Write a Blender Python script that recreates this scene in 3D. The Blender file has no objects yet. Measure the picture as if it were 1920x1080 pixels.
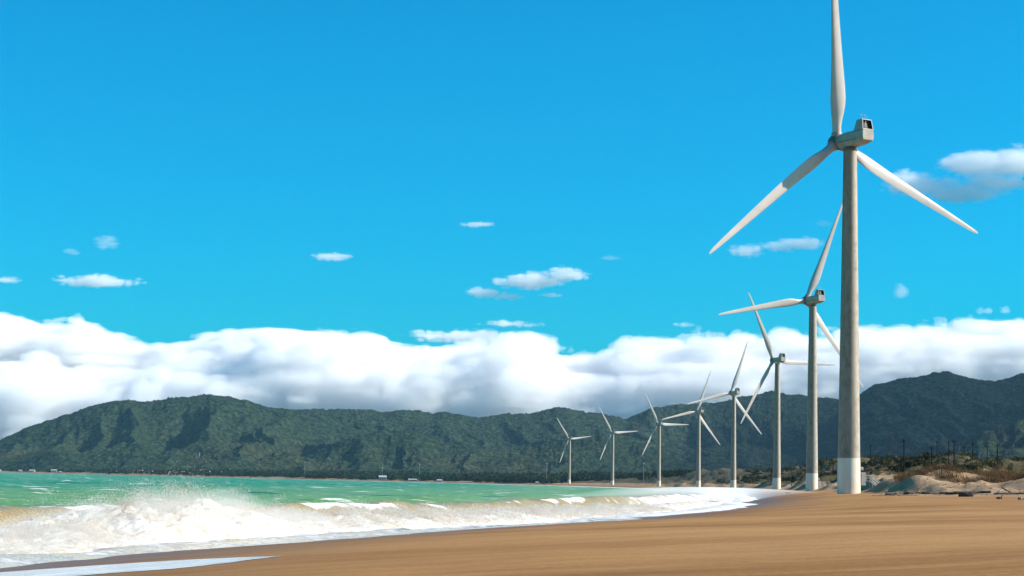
import bpy, bmesh, math, random
import numpy as np
from mathutils import Vector, Matrix

random.seed(7)
RNG = np.random.default_rng(11)
sc = bpy.context.scene
COL = sc.collection
R = math.radians

# ------------------------------------------------------------------ camera frame (z = 0 is the sea, y points away along the beach)
F = 3500.0                      # focal length in pixels of a 1920 px wide picture
CAM_Z = 3.2
PITCH = math.atan(365 / F)
ROLL = R(1.3)
_fw = np.array([0, math.cos(PITCH), math.sin(PITCH)])
_up0 = np.array([0, -math.sin(PITCH), math.cos(PITCH)])
_rt0 = np.array([1.0, 0, 0])
_rt = _rt0 * math.cos(ROLL) + _up0 * math.sin(ROLL)
_up = _up0 * math.cos(ROLL) - _rt0 * math.sin(ROLL)


def at(px, py, Y):
    """world point at distance Y seen in the direction px, py"""
    d = _fw * F + _rt * (px - 960) - _up * (py - 540)
    d = d * (Y / d[1])
    return np.array([d[0], d[1], d[2] + CAM_Z])


# ------------------------------------------------------------------ noise
def _h(ix, iy, iz, seed):
    with np.errstate(over='ignore'):
        h = (ix.astype(np.uint32) * np.uint32(374761393) + iy.astype(np.uint32) * np.uint32(668265263)
             + iz.astype(np.uint32) * np.uint32(2147483647 & 1274126177) + np.uint32(seed * 974711 + 17))
        h = (h ^ (h >> np.uint32(13))) * np.uint32(1274126177)
        h = (h ^ (h >> np.uint32(16))) * np.uint32(2246822519)
        h = h ^ (h >> np.uint32(15))
    return h.astype(np.float64) / 4294967295.0


def vn(x, y, z=None, seed=0):
    """value noise, 0..1"""
    x = np.asarray(x, float); y = np.asarray(y, float)
    ix = np.floor(x).astype(np.int64); iy = np.floor(y).astype(np.int64)
    fx = x - ix; fy = y - iy
    fx = fx ** 3 * (fx * (fx * 6 - 15) + 10); fy = fy ** 3 * (fy * (fy * 6 - 15) + 10)
    if z is None:
        o = np.zeros_like(ix)
        a = _h(ix, iy, o, seed); b = _h(ix + 1, iy, o, seed); c = _h(ix, iy + 1, o, seed); d = _h(ix + 1, iy + 1, o, seed)
        return (a + (b - a) * fx) * (1 - fy) + (c + (d - c) * fx) * fy
    z = np.asarray(z, float)
    iz = np.floor(z).astype(np.int64); fz = z - iz
    fz = fz ** 3 * (fz * (fz * 6 - 15) + 10)

    def lay(k):
        a = _h(ix, iy, k, seed); b = _h(ix + 1, iy, k, seed); c = _h(ix, iy + 1, k, seed); d = _h(ix + 1, iy + 1, k, seed)
        return (a + (b - a) * fx) * (1 - fy) + (c + (d - c) * fx) * fy
    return lay(iz) * (1 - fz) + lay(iz + 1) * fz


def fbm(x, y, z=None, o=4, seed=0, g=.5, lac=2.03):
    t = 0; a = 1; n = 0
    for k in range(o):
        t = t + a * vn(x, y, z, seed + k * 7); n += a; a *= g
        x = x * lac + 3.7; y = y * lac - 1.3
        if z is not None: z = z * lac + 5.1
    return t / n


def ridged(x, y, o=4, seed=0, g=.5):
    t = 0; a = 1; n = 0
    for k in range(o):
        t = t + a * (1 - np.abs(2 * vn(x, y, None, seed + k * 5) - 1)); n += a; a *= g
        x = x * 2.05 + 1.7; y = y * 2.05 + 9.2
    return t / n


def sst(a, b, x):
    t = np.clip((x - a) / (b - a), 0, 1)
    return t * t * (3 - 2 * t)


# ------------------------------------------------------------------ object helpers
def tag(o, label=None, cat=None, group=None, kind=None):
    if label: o['label'] = label
    if cat: o['category'] = cat
    if group: o['group'] = group
    if kind: o['kind'] = kind
    return o


def mesh(name, V, Fc, m, parent=None, smooth=True, attrs=None):
    me = bpy.data.meshes.new(name)
    if isinstance(Fc, np.ndarray):
        V = np.asarray(V, np.float32); n = Fc.shape[1]
        me.vertices.add(len(V)); me.vertices.foreach_set('co', V.ravel())
        me.loops.add(Fc.size); me.loops.foreach_set('vertex_index', Fc.astype(np.int32).ravel())
        me.polygons.add(len(Fc))
        me.polygons.foreach_set('loop_start', np.arange(0, Fc.size, n, dtype=np.int32))
        me.polygons.foreach_set('loop_total', np.full(len(Fc), n, np.int32))
        me.update(calc_edges=True)
    else:
        me.from_pydata([tuple(v) for v in V], [], Fc); me.update()
    me.polygons.foreach_set('use_smooth', np.full(len(me.polygons), smooth, bool))
    for k, v in (attrs or {}).items():
        a = me.attributes.new(k, 'FLOAT', 'POINT'); a.data.foreach_set('value', np.asarray(v, np.float32))
    if m: me.materials.append(m)
    if smooth and len(me.polygons) < 20000: me.set_sharp_from_angle(angle=R(42))
    o = bpy.data.objects.new(name, me); COL.objects.link(o)
    if parent: o.parent = parent
    return o


def grid_faces(nr, nc, wrap=False):
    i = np.arange(nr - 1)[:, None]; j = np.arange(nc if wrap else nc - 1)[None, :]
    j2 = (j + 1) % nc
    a = i * nc + j; b = i * nc + j2; c = (i + 1) * nc + j2; d = (i + 1) * nc + j
    return np.stack([a, b, c, d], -1).reshape(-1, 4)


class MB:
    """collects shapes for ONE mesh object"""
    def __init__(s): s.V = []; s.F = []

    def loft(s, rings, cap=True):
        n = len(rings[0]); b = len(s.V)
        for r in rings: s.V += [tuple(p) for p in r]
        for k in range(len(rings) - 1):
            for j in range(n):
                s.F.append((b + k * n + j, b + k * n + (j + 1) % n, b + (k + 1) * n + (j + 1) % n, b + (k + 1) * n + j))
        if cap:
            s.F.append(tuple(b + j for j in reversed(range(n))))
            s.F.append(tuple(b + (len(rings) - 1) * n + j for j in range(n)))
        return s

    def tube(s, pts, rad, n=8, cap=True):
        pts = [Vector(p) for p in pts]
        if not hasattr(rad, '__len__'): rad = [rad] * len(pts)
        rings = []
        for i, p in enumerate(pts):
            d = (pts[min(i + 1, len(pts) - 1)] - pts[max(i - 1, 0)]).normalized()
            q = Vector((0, 0, 1)) if abs(d.z) < .9 else Vector((1, 0, 0))
            a = d.cross(q).normalized(); c = a.cross(d).normalized()
            rings.append([p + (a * math.cos(2 * math.pi * k / n) - c * math.sin(2 * math.pi * k / n)) * rad[i] for k in range(n)])
        return s.loft(rings, cap)

    def box(s, c, d, rz=0):
        x, y, z = d[0] / 2, d[1] / 2, d[2] / 2
        M = Matrix.Rotation(rz, 3, 'Z'); c = Vector(c)
        b = len(s.V)
        for sx, sy, sz in ((-1, -1, -1), (1, -1, -1), (1, 1, -1), (-1, 1, -1), (-1, -1, 1), (1, -1, 1), (1, 1, 1), (-1, 1, 1)):
            s.V.append(tuple(c + M @ Vector((sx * x, sy * y, sz * z))))
        for f in ((3, 2, 1, 0), (4, 5, 6, 7), (0, 1, 5, 4), (1, 2, 6, 5), (2, 3, 7, 6), (3, 0, 4, 7)):
            s.F.append(tuple(b + k for k in f))
        return s

    def build(s, name, m, parent=None, smooth=False, bevel=0):
        o = mesh(name, s.V, s.F, m, parent, smooth)
        if bevel:
            bm = bmesh.new(); bm.from_mesh(o.data)
            bmesh.ops.bevel(bm, geom=list(bm.edges), offset=bevel, segments=2, affect='EDGES', clamp_overlap=True)
            bm.to_mesh(o.data); bm.free()
        return o


def empty(name, loc, rz=0):
    o = bpy.data.objects.new(name, None); COL.objects.link(o)
    o.location = loc; o.rotation_euler = (0, 0, rz); o.empty_display_size = .5
    return o


def copy_tree(o, parent=None):
    c = o.copy(); COL.objects.link(c); c.parent = parent
    for ch in list(o.children): copy_tree(ch, c)
    return c


# ------------------------------------------------------------------ material helpers
class NT:
    def __init__(s, name):
        s.m = bpy.data.materials.new(name); s.m.use_nodes = True
        s.t = s.m.node_tree; s.t.nodes.clear()
        s.out = s.n('ShaderNodeOutputMaterial')

    def n(s, typ, ins=None, **kw):
        nd = s.t.nodes.new(typ)
        for k, v in kw.items(): setattr(nd, k, v)
        for k, v in (ins or {}).items(): s.set(nd.inputs[k], v)
        return nd

    def set(s, sock, v):
        if isinstance(v, bpy.types.NodeSocket): s.t.links.new(v, sock)
        elif isinstance(v, bpy.types.Node): s.t.links.new(v.outputs[0], sock)
        else:
            if isinstance(v, (tuple, list)) and len(v) == 3 and sock.type == 'RGBA': v = (*v, 1)
            sock.default_value = v

    def pos(s): return s.n('ShaderNodeNewGeometry').outputs['Position']
    def obj(s): return s.n('ShaderNodeTexCoord').outputs['Object']

    def mapv(s, v, scale=(1, 1, 1), rz=0):
        a = s.n('ShaderNodeMapping', {'Vector': v, 'Rotation': (0, 0, rz)})
        b = s.n('ShaderNodeMapping', {'Vector': a.outputs[0], 'Scale': scale})
        return b.outputs[0]

    def noise(s, v, scale, detail=3, rough=.5, dist=0):
        return s.n('ShaderNodeTexNoise', {'Vector': v, 'Scale': scale, 'Detail': detail, 'Roughness': rough, 'Distortion': dist}).outputs[0]

    def ramp(s, v, stops):
        r = s.n('ShaderNodeValToRGB', {'Fac': v}); e = r.color_ramp.elements
        while len(e) < len(stops): e.new(.5)
        for k, (p, c) in enumerate(stops):
            e[k].position = p
            e[k].color = (*c, 1) if hasattr(c, '__len__') else (c, c, c, 1)
        return r.outputs[0]

    def math(s, op, a, b=0.0, c=0.0, clamp=False):
        return s.n('ShaderNodeMath', {0: a, 1: b, 2: c}, operation=op, use_clamp=clamp).outputs[0]

    def mrange(s, v, a, b, c=0., d=1.):
        return s.n('ShaderNodeMapRange', {'Value': v, 'From Min': a, 'From Max': b, 'To Min': c, 'To Max': d}, interpolation_type='SMOOTHSTEP').outputs[0]

    def mix(s, f, a, b, mode='MIX'):
        nd = s.n('ShaderNodeMix', data_type='RGBA', blend_type=mode)
        s.set(nd.inputs[0], f); s.set(nd.inputs[6], a); s.set(nd.inputs[7], b)
        return nd.outputs[2]

    def attr(s, name): return s.n('ShaderNodeAttribute', attribute_name=name).outputs['Fac']
    def sep(s, v): return s.n('ShaderNodeSeparateXYZ', {0: v}).outputs

    def bump(s, h, strength, dist):
        return s.n('ShaderNodeBump', {'Height': h, 'Strength': strength, 'Distance': dist}).outputs[0]

    def pbsdf(s, **k):
        ins = {q.replace('_', ' '): v for q, v in k.items()}
        p = s.n('ShaderNodeBsdfPrincipled', ins)
        s.t.links.new(p.outputs[0], s.out.inputs['Surface'])
        return p


def simple(name, c, rough=.6, var=.15, scale=1.0, spec=.3, metal=0):
    t = NT(name); n = t.noise(t.obj(), scale, 4, .6)
    a = tuple(x * (1 - var) for x in c); b = tuple(min(1, x * (1 + var)) for x in c)
    t.pbsdf(Base_Color=t.ramp(n, [(.3, a), (.7, b)]), Roughness=rough, Specular_IOR_Level=spec, Metallic=metal)
    return t.m


# ------------------------------------------------------------------ shore line and ground height
SY = [-60, 0, 30, 40, 51, 62, 74, 96, 145, 249, 400, 700, 1016, 1376, 1737, 2112, 2500, 2952, 3400, 4000, 4700, 5400, 6000, 7000, 9000]
SX = [-34, -23, -16.5, -15.2, -14, -12.8, -10.2, -4.6, 10, 31, 55, 92, 127, 146, 156, 149, 117, 72, -60, -330, -760, -1300, -2000, -3600, -8000]
_ty = np.linspace(-60, 9000, 9061)
_tx = np.interp(_ty, SY, SX)
# smooth the polyline with a window that widens with distance
_k = np.ones(9) / 9
_tx = np.convolve(np.pad(_tx, 4, 'edge'), _k, 'valid')
for _ in range(2):
    _far = np.convolve(np.pad(_tx, 100, 'edge'), np.ones(201) / 201, 'valid')
    _w = sst(300, 900, _ty); _tx = _tx * (1 - _w) + _far * _w
_cos = 1 / np.sqrt(1 + np.gradient(_tx, _ty) ** 2)


def lobes(y):
    L = np.log(np.maximum(y, 5))
    a = (fbm(L * 9, L * 0 + 3.3, None, 3, 41) - .5) * 2
    return a * np.clip(np.asarray(y) * .018, .6, 7) * (1 - .8 * sst(700, 2500, y))


def shore(x, y):
    """signed distance inland from the mean water line"""
    yy = np.clip(y, -60, 9000)
    return (x - np.interp(yy, _ty, _tx)) * np.interp(yy, _ty, _cos)


def ground(x, y):
    s = shore(x, y) - lobes(y) * .6
    w = 22 - 14 * sst(60, 340, y)
    z = np.where(s < 0, .5 + .085 * np.maximum(s, -60), .5 + 2.2 * (1 - np.exp(-np.maximum(s, 0) / w)))
    far = sst(170, 330, y)
    z = z + far * np.clip((s - 22) * .028, 0, 2.6)
    # dunes
    dm = np.maximum(sst(20, 30, s) * sst(385, 450, y), sst(20, 32, s) * sst(300, 335, y)) * (1 - .6 * sst(1800, 3200, y))
    d1 = ridged(x / 30 + .5 * vn(y / 20, x / 20, None, 5), y / 75, 3, 3)
    d2 = fbm(x / 7, y / 13, None, 4, 9)
    d3 = np.abs(2 * vn(x / 6.5 + d2, y / 15, None, 13) - 1)
    z = z + dm * (.6 + np.maximum(d1 - .50, 0) * 6.5 + (d2 - .42) * 3.4 * sst(.3, .6, d1) + (d3 - .4) * 2.3)
    big = sst(20, 85, s) * sst(420, 700, y)
    z = z + big * (5 + 15 * fbm(x / 60, y / 200, None, 4, 21)) * (1 - .55 * sst(2300, 3100, y)) * (1 - .42 * sst(45, 110, s) * (1 - sst(900, 1300, y)))
    z = np.where(y > 3200, np.minimum(z, 3 + .03 * np.maximum(s, 0)), z)
    z = z + (fbm(x / 5, y / 7, None, 3, 33) - .5) * .10 * sst(3, 15, s)
    return z


def veg_map(s, x, y, z):
    v = sst(4.5, 7.5, z) * sst(380, 520, y) * (.30 + .45 * sst(480, 800, y)) + .25 * sst(24, 60, s) * sst(420, 800, y)
    v = v + .28 * sst(36, 50, s) * sst(335, 380, y) * sst(.4, .6, fbm(x / 18, y / 30, None, 3, 44))
    v = v + .5 * sst(12, 40, s) * sst(2300, 3300, y)
    return v + (fbm(x / 25, y / 45, None, 4, 45) - .5) * .5 * sst(380, 480, y)


def polar(rr, fine, span, coarse):
    az = np.concatenate([np.linspace(-math.pi, -span, coarse, endpoint=False), np.linspace(-span, span, fine),
                         np.linspace(span, math.pi, coarse + 1)[1:-1]])
    A, Rr = np.meshgrid(az, rr)
    return Rr * np.sin(A), Rr * np.cos(A), len(rr), len(az)


# ------------------------------------------------------------------ materials
def mat_sand():
    t = NT('sand'); p = t.pos()
    s = t.attr('shore'); veg = t.attr('veg')
    wrp = t.n('ShaderNodeVectorMath', {0: p, 1: t.n('ShaderNodeVectorMath', {0: t.n('ShaderNodeTexNoise', {'Vector': p, 'Scale': .06, 'Detail': 2.0}).outputs['Color'], 3: 9.0}, operation='SCALE').outputs[0]}, operation='ADD').outputs[0]
    st = t.mapv(wrp, (.016, .17, .1), R(-40))
    n1 = t.noise(st, 1.0, 5, .62, .6)
    st2 = t.mapv(wrp, (.07, .95, .3), R(-36))
    n2 = t.noise(st2, 1.0, 5, .68, .5)
    fine = t.noise(t.mapv(p, (5, 9, 9), R(-36)), 1.0, 5, .75)
    n3 = t.noise(t.mapv(p, (.035, .075, .05), R(-40)), 1.0, 3, .55, .8)
    k = t.math('ADD', t.math('ADD', t.math('MULTIPLY', n1, .45), t.math('MULTIPLY', n2, .27)), t.math('MULTIPLY', n3, .28))
    dry = t.ramp(k, [(.30, (.165, .074, .023)), (.44, (.295, .138, .045)), (.54, (.40, .205, .075)), (.72, (.50, .272, .108))])
    dry = t.mix(t.mrange(fine, .35, .65, 0, .75), dry, t.mix(1.0, dry, (.70, .68, .66), 'MULTIPLY'))
    # dune sand is paler and greyer, with trampled patches
    pale = t.ramp(t.noise(p, .25, 5, .65), [(.3, (.24, .145, .078)), (.55, (.39, .25, .145)), (.75, (.48, .33, .205))])
    y = t.sep(p)[1]
    c = t.mix(t.math('MULTIPLY', t.mrange(s, 16, 30), t.mrange(y, 230, 330)), dry, pale)
    wet = t.mrange(t.math('ADD', s, t.math('MULTIPLY', n1, -10)), -7.5, 10, 1, 0)
    c = t.mix(t.math('MULTIPLY', wet, .88), c, (.17, .080, .030))
    vc = t.ramp(t.noise(p, .6, 5, .7), [(.3, (.042, .036, .016)), (.5, (.095, .074, .032)), (.7, (.19, .135, .075))])
    vmask = t.mrange(t.math('ADD', veg, t.math('MULTIPLY', t.math('SUBTRACT', t.noise(p, .16, 4, .7), .5), 1.6)), .42, .62)
    c = t.mix(vmask, c, vc)
    rgh = t.math('MULTIPLY', t.math('MULTIPLY', t.noise(p, .7, 6, .72), t.mrange(s, 18, 28)), t.mrange(y, 270, 320, 0, 1.1))
    h = t.math('ADD', t.math('ADD', t.math('MULTIPLY', fine, .03), t.math('MULTIPLY', n2, .12)), rgh)
    t.pbsdf(Base_Color=c, Roughness=t.mrange(wet, 0, 1, .95, .42), Specular_IOR_Level=t.mrange(wet, 0, 1, .1, .4), Normal=t.bump(h, .5, 1.0))
    return t.m


def mat_sea():
    t = NT('sea_water'); p = t.pos()
    s = t.attr('shore'); foam = t.attr('foam')
    y = t.sep(p)[1]
    n = t.noise(t.mapv(p, (.05, .02, .05), R(-25)), 1.0, 4, .6)
    deep = t.ramp(t.noise(t.mapv(p, (.006, .02, .01)), 1.0, 4, .55), [(.3, (.005, .12, .022)), (.55, (.014, .19, .034)), (.75, (.045, .235, .042))])
    mid = (.13, .255, .040)
    tan = t.ramp(n, [(.3, (.27, .18, .07)), (.7, (.35, .255, .105))])
    sw = t.math('ADD', s, t.math('MULTIPLY', t.math('SUBTRACT', n, .5), t.mrange(s, -20, -120, 8, 60)))
    f1 = t.mrange(sw, -230, -40); f2 = t.mrange(sw, -50, -24)
    c = t.mix(f1, deep, mid); c = t.mix(f2, c, tan)
    # caps on the open water
    cap = t.noise(t.mapv(p, (.075, .15, .1), R(8)), 1.0, 5, .66, .5)
    capm = t.mrange(cap, .605, .65)
    sparkle = t.mrange(t.noise(t.mapv(p, (.30, .65, .3), R(8)), 1.0, 4, .68), .625, .67, 0, .9)
    capm = t.math('MAXIMUM', capm, sparkle)
    capm = t.math('MULTIPLY', capm, t.mrange(s, -28, -45))
    # foam near the shore, broken up by shore-parallel streaks
    fs = t.noise(t.mapv(p, (1.1, .16, .5), R(-20)), 1.0, 5, .65, .6)
    fm = t.mrange(t.math('ADD', foam, t.math('MULTIPLY', t.math('SUBTRACT', fs, .5), .9)), .38, .62)
    fm = t.math('MAXIMUM', fm, capm)
    c = t.mix(fm, c, (.80, .74, .70))
    b1 = t.noise(t.mapv(p, (.5, .9, .7), R(10)), 1.0, 4, .6)
    b2 = t.noise(t.mapv(p, (.08, .2, .2), R(10)), 1.0, 4, .6)
    h = t.math('ADD', t.math('MULTIPLY', b1, .25), t.math('MULTIPLY', b2, 1.0))
    film = t.mrange(s, -7, -4)
    hs = t.math('MULTIPLY', h, t.mrange(s, -9, -4, 1, .04))
    t.pbsdf(Base_Color=c, Roughness=t.math('MAXIMUM', t.mrange(film, 0, 1, .28, .12), t.math('MULTIPLY', fm, .75)), IOR=1.33,
            Specular_IOR_Level=t.mrange(film, 0, 1, .10, .55), Normal=t.bump(hs, .9, 1.0))
    return t.m


def mat_foam():
    t = NT('foam_white'); p = t.pos()
    n = t.math('ADD', t.math('MULTIPLY', t.noise(p, .55, 4, .6), .6), t.math('MULTIPLY', t.noise(p, 2.2, 5, .65), .4))
    c = t.ramp(n, [(.34, (.56, .40, .26)), (.42, (.77, .66, .54)), (.54, (.87, .82, .76))])
    b = t.pbsdf(Base_Color=c, Roughness=.9, Specular_IOR_Level=.1, Normal=t.bump(t.noise(p, 7, 5, .7), .5, .12))
    tr = t.n('ShaderNodeBsdfTranslucent', {'Color': (.92, .86, .80)})
    mx = t.n('ShaderNodeMixShader', {0: .35, 1: b.outputs[0], 2: tr.outputs[0]})
    t.t.links.new(mx.outputs[0], t.out.inputs['Surface'])
    return t.m


def mat_hills():
    t = NT('forest_hills'); p = t.pos()
    tree = t.noise(p, .05, 6, .72)
    big = t.noise(p, .0022, 5, .6)
    c = t.ramp(tree, [(.34, (.005, .012, .008)), (.5, (.025, .045, .023)), (.64, (.068, .092, .046))])
    c2 = t.ramp(tree, [(.34, (.009, .016, .008)), (.5, (.038, .050, .023)), (.64, (.095, .102, .048))])
    z = t.sep(p)[2]
    c = t.mix(t.math('MULTIPLY', t.mrange(big, .45, .62), t.mrange(z, 190, 40)), c, c2)
    bare = t.noise(t.mapv(p, (.0035, .0035, .02)), 1.0, 5, .7)
    c = t.mix(t.math('MULTIPLY', t.mrange(bare, .68, .72), t.mrange(z, 130, 60)), c, (.16, .16, .09))
    t.pbsdf(Base_Color=c, Roughness=.95, Specular_IOR_Level=.05, Normal=t.bump(tree, 1.0, 26))
    return t.m


def mat_tower(painted):
    t = NT('tower_paint' if painted else 'tower_weathered'); o = t.obj()
    if painted:
        n = t.noise(t.mapv(o, (1.2, 1.2, .25)), 1.0, 4, .6)
        c = t.ramp(n, [(.25, (.60, .47, .33)), (.45, (.76, .62, .46)), (.7, (.82, .70, .55))])
    else:
        n = t.noise(t.mapv(o, (1.1, 1.1, .6)), 1.0, 7, .75)
        n2 = t.noise(t.mapv(o, (.9, .9, .06)), 1.0, 4, .6)
        k = t.math('ADD', t.math('MULTIPLY', n, .65), t.math('MULTIPLY', n2, .35))
        c = t.ramp(k, [(.33, (.20, .148, .10)), (.48, (.38, .305, .23)), (.63, (.52, .435, .35))])
        # mottled staining plus shade painted into the seaward face, with a ragged edge
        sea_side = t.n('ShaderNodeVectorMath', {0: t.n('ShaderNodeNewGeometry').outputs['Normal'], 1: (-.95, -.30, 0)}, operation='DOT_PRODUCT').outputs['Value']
        stain_shade = t.mrange(t.math('ADD', sea_side, t.math('MULTIPLY', t.math('SUBTRACT', k, .5), 2.4)), -.35, .45, 0, .68)
        c = t.mix(stain_shade, c, t.mix(1.0, c, (.52, .47, .42), 'MULTIPLY'))
        rust = t.mrange(t.noise(t.mapv(o, (1.4, 1.4, .5)), 1.0, 3, .6), .74, .78)
        c = t.mix(t.math('MULTIPLY', rust, .7), c, (.22, .09, .035))
    t.pbsdf(Base_Color=c, Roughness=.6, Specular_IOR_Level=.3)
    return t.m


def mat_volume(name, dens, color, aniso=.3):
    t = NT(name)
    v = t.n('ShaderNodeVolumePrincipled', {'Color': color, 'Density': dens, 'Anisotropy': aniso})
    t.t.links.new(v.outputs[0], t.out.inputs['Volume'])
    return t.m


M = dict(
    sand=mat_sand(), sea=mat_sea(), foam=mat_foam(), hills=mat_hills(),
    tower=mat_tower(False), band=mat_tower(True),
    blade=simple('blade_white', (.50, .435, .39), .45, .12, .25, .4),
    nac=simple('nacelle_grey', (.36, .31, .26), .5, .2, .6, .3),
    hub=simple('hub_grey', (.12, .11, .10), .5, .3, .8, .3),
    dark=simple('dark_opening', (.018, .016, .015), .6, .3, 1.0),
    metal=simple('white_metal', (.48, .43, .38), .5, .12, 2.0),
    rust=simple('rusty_metal', (.26, .115, .05), .8, .4, 3.0),
    pole=simple('pole_dark', (.012, .011, .011), .9, .3, 1.0, .1),
    polepale=simple('pole_pale', (.22, .21, .20), .7, .1, 1.0),
    steel=simple('pylon_steel', (.055, .065, .07), .6, .2, 1.0),
    wood=simple('driftwood_dark', (.050, .036, .026), .9, .5, 2.0),
    woodpale=simple('driftwood_pale', (.34, .27, .20), .9, .3, 2.0),
    wall=simple('house_wall', (.38, .35, .32), .8, .08, .5),
    roof=simple('house_roof', (.42, .36, .33), .8, .2, .5),
    roofw=simple('house_roof_white', (.42, .41, .40), .6, .05, .5),
)

# ------------------------------------------------------------------ ground sheet
rr = np.concatenate([[.01], np.geomspace(2, 25, 30)[:-1], np.geomspace(25, 420, 300)[:-1], np.geomspace(420, 1500, 190)[:-1], np.geomspace(1500, 7900, 110)])
X, Y, nr, nc = polar(rr, 520, R(21), 40)
Z = ground(X, Y)
Sg = shore(X, Y) - lobes(Y) * .6
VEG = veg_map(Sg, X, Y, Z)
G = mesh('ground', np.stack([X, Y, Z], -1).reshape(-1, 3), grid_faces(nr, nc, True)[:, ::-1], M['sand'],
         attrs={'shore': Sg.ravel(), 'veg': VEG.ravel()})
tag(G, 'brown sand beach with low dunes rising inland', 'beach', kind='structure')

# ------------------------------------------------------------------ sea sheet
HY = [20, 45, 60, 66, 72, 78, 83, 88, 93, 98, 102, 108, 115, 125, 140, 160, 200, 300, 450, 700]
HTOP = [.3, .3, .4, .5, .62, 1.0, 1.7, 2.3, 2.4, 2.05, 1.4, 1.0, 1.2, 1.15, 1.0, .9, .75, .6, .45, .35]     # how high the breaker stands along the beach
HH = [.62 * q for q in HTOP]


def crest(y):
    L = np.log(np.maximum(y, 5))
    return -16 + 4 * (fbm(L * 7, L * 0 + 7.7, None, 2, 55) - .5)


def sea_z(x, y):
    s = shore(x, y)
    sh = s - lobes(y) * .6
    nearm = 1 - sst(300, 900, y)
    z = .42 * sst(-14, -.5, sh)                                     # set-up of the swash
    d = s - crest(y)
    L = np.log(np.maximum(y, 5))
    Hc = 1.55 + .75 * (fbm(L * 11, L * 0 + 1.1, None, 3, 61) - .35)
    prof = np.where(d < 0, np.exp(-(d / 5.5) ** 2), np.exp(-(d / 2.3) ** 2))
    z = z + Hc * prof * nearm * .95
    z = z - .25 * np.exp(-((d - 4.5) / 2.5) ** 2) * nearm
    d2 = s - crest(y) + 34
    z = z + .55 * np.exp(-(d2 / 5) ** 2) * nearm
    op = sst(-18, -40, s) if False else 1 - sst(-40, -18, s)
    chop = (fbm(x / 9 + y / 30, y / 5.5, None, 4, 71) - .5) * .9 + (fbm(x / 34, y / 17, None, 3, 73) - .5) * 1.3
    z = z + op * chop * .75
    z = z + (1 - op) * (fbm(x / 2.2, y / 3.2, None, 4, 77) - .5) * .32 * (1 - sst(-6, -2, sh))
    z = np.where(sh > -1.5, np.minimum(z, .60), z)
    return z, s, sh


rr = np.concatenate([np.geomspace(14, 34, 20)[:-1], np.geomspace(34, 260, 560)[:-1], np.geomspace(260, 7800, 330)])
X, Y, nr, nc = polar(rr, 560, R(20), 40)
Z, S, SH = sea_z(X, Y)
Fo = 1.05 * sst(-14, -10, SH) * (1 - sst(-7.0, -5.0, SH)) + (.47 - .20 * sst(-2.5, .5, SH)) * sst(-7.0, -5.0, SH)
Fo = Fo * (1 - .35 * sst(150, 400, Y)) + .62 * sst(-34, -9, SH) * sst(130, 300, Y) * (1 - sst(-3, 0, SH))
dcr = S - crest(Y)
lip = .72 * np.exp(-((dcr - .4) / (.35 + 1.3 * fbm(X / 3, Y / 4, None, 3, 92))) ** 2) * sst(.50, .72, fbm(np.log(np.maximum(Y, 5)) * 22, Y * 0 + 2.2, None, 4, 91)) * (1 - sst(300, 700, Y))
Fo = np.maximum(Fo, lip)
keep = (SH < 8)
fc = grid_faces(nr, nc, True)[:, ::-1]
fc = fc[keep.ravel()[fc].any(1)]
used = np.unique(fc); rem = np.zeros(nr * nc, np.int64); rem[used] = np.arange(len(used))
Vs = np.stack([X, Y, Z], -1).reshape(-1, 3)[used]
SEA = mesh('sea', Vs, rem[fc], M['sea'], attrs={'shore': SH.ravel()[used], 'foam': Fo.ravel()[used]})
tag(SEA, 'green sea turning tan and foamy towards the sand', 'sea', kind='structure')

# ------------------------------------------------------------------ breaking foam: a turbulent bore and its spray
ny, ns = 1500, 150
ty = np.geomspace(36, 520, ny)[:, None] * np.ones((1, ns))
tu = np.linspace(0, 1, ns)[None, :] * np.ones((ny, 1))
wid = 6.8 + .01 * ty; SE = -2.6 - 3.4 * sst(58, 88, ty)
c0 = np.interp(np.clip(ty, -60, 9000), _ty, _tx)
cs = np.interp(ty, _ty, _cos)
wob = (fbm(np.log(ty) * 10, ty * 0 + .4, None, 3, 17) - .5) * 2.4
sx = SE - wid + tu * wid + wob * (1 - tu * .6)
bx = c0 + sx / cs
H = np.interp(ty, HY, HH)
prof = np.sin(np.clip(tu, 0, 1) ** .75 * math.pi) ** .8
bil = lambda q: 1 - np.abs(2 * q - 1)
n1 = fbm(bx / 1.5, ty / 2.4, None, 4, 101); n2 = bil(fbm(bx / .7, ty / .9, None, 4, 103)); n3 = fbm(bx / .22, ty / .3, None, 3, 107)
bz = .05 + H * prof * (.45 + 1.05 * n1) * (1 + .0 * tu) + prof * ((n2 - .55) * .34 + (n3 - .5) * .16) * np.clip(H / .8, .55, 1.2)
bz -= .6 * (1 - sst(0, .12, tu)) + .55 * sst(.88, 1, tu)
bx = bx + (fbm(bx / .9, ty / 1.1, bz / .9, 3, 111) - .5) * .9
by = ty + (fbm(bx / .9, ty / 1.1, bz / .9, 3, 113) - .5) * .9
FO = mesh('wave_foam', np.stack([bx, by, bz + .10], -1).reshape(-1, 3), grid_faces(ny, ns), M['foam'])
tag(FO, 'white churning foam of the breaking wave along the waterline', 'foam', kind='stuff')

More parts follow.
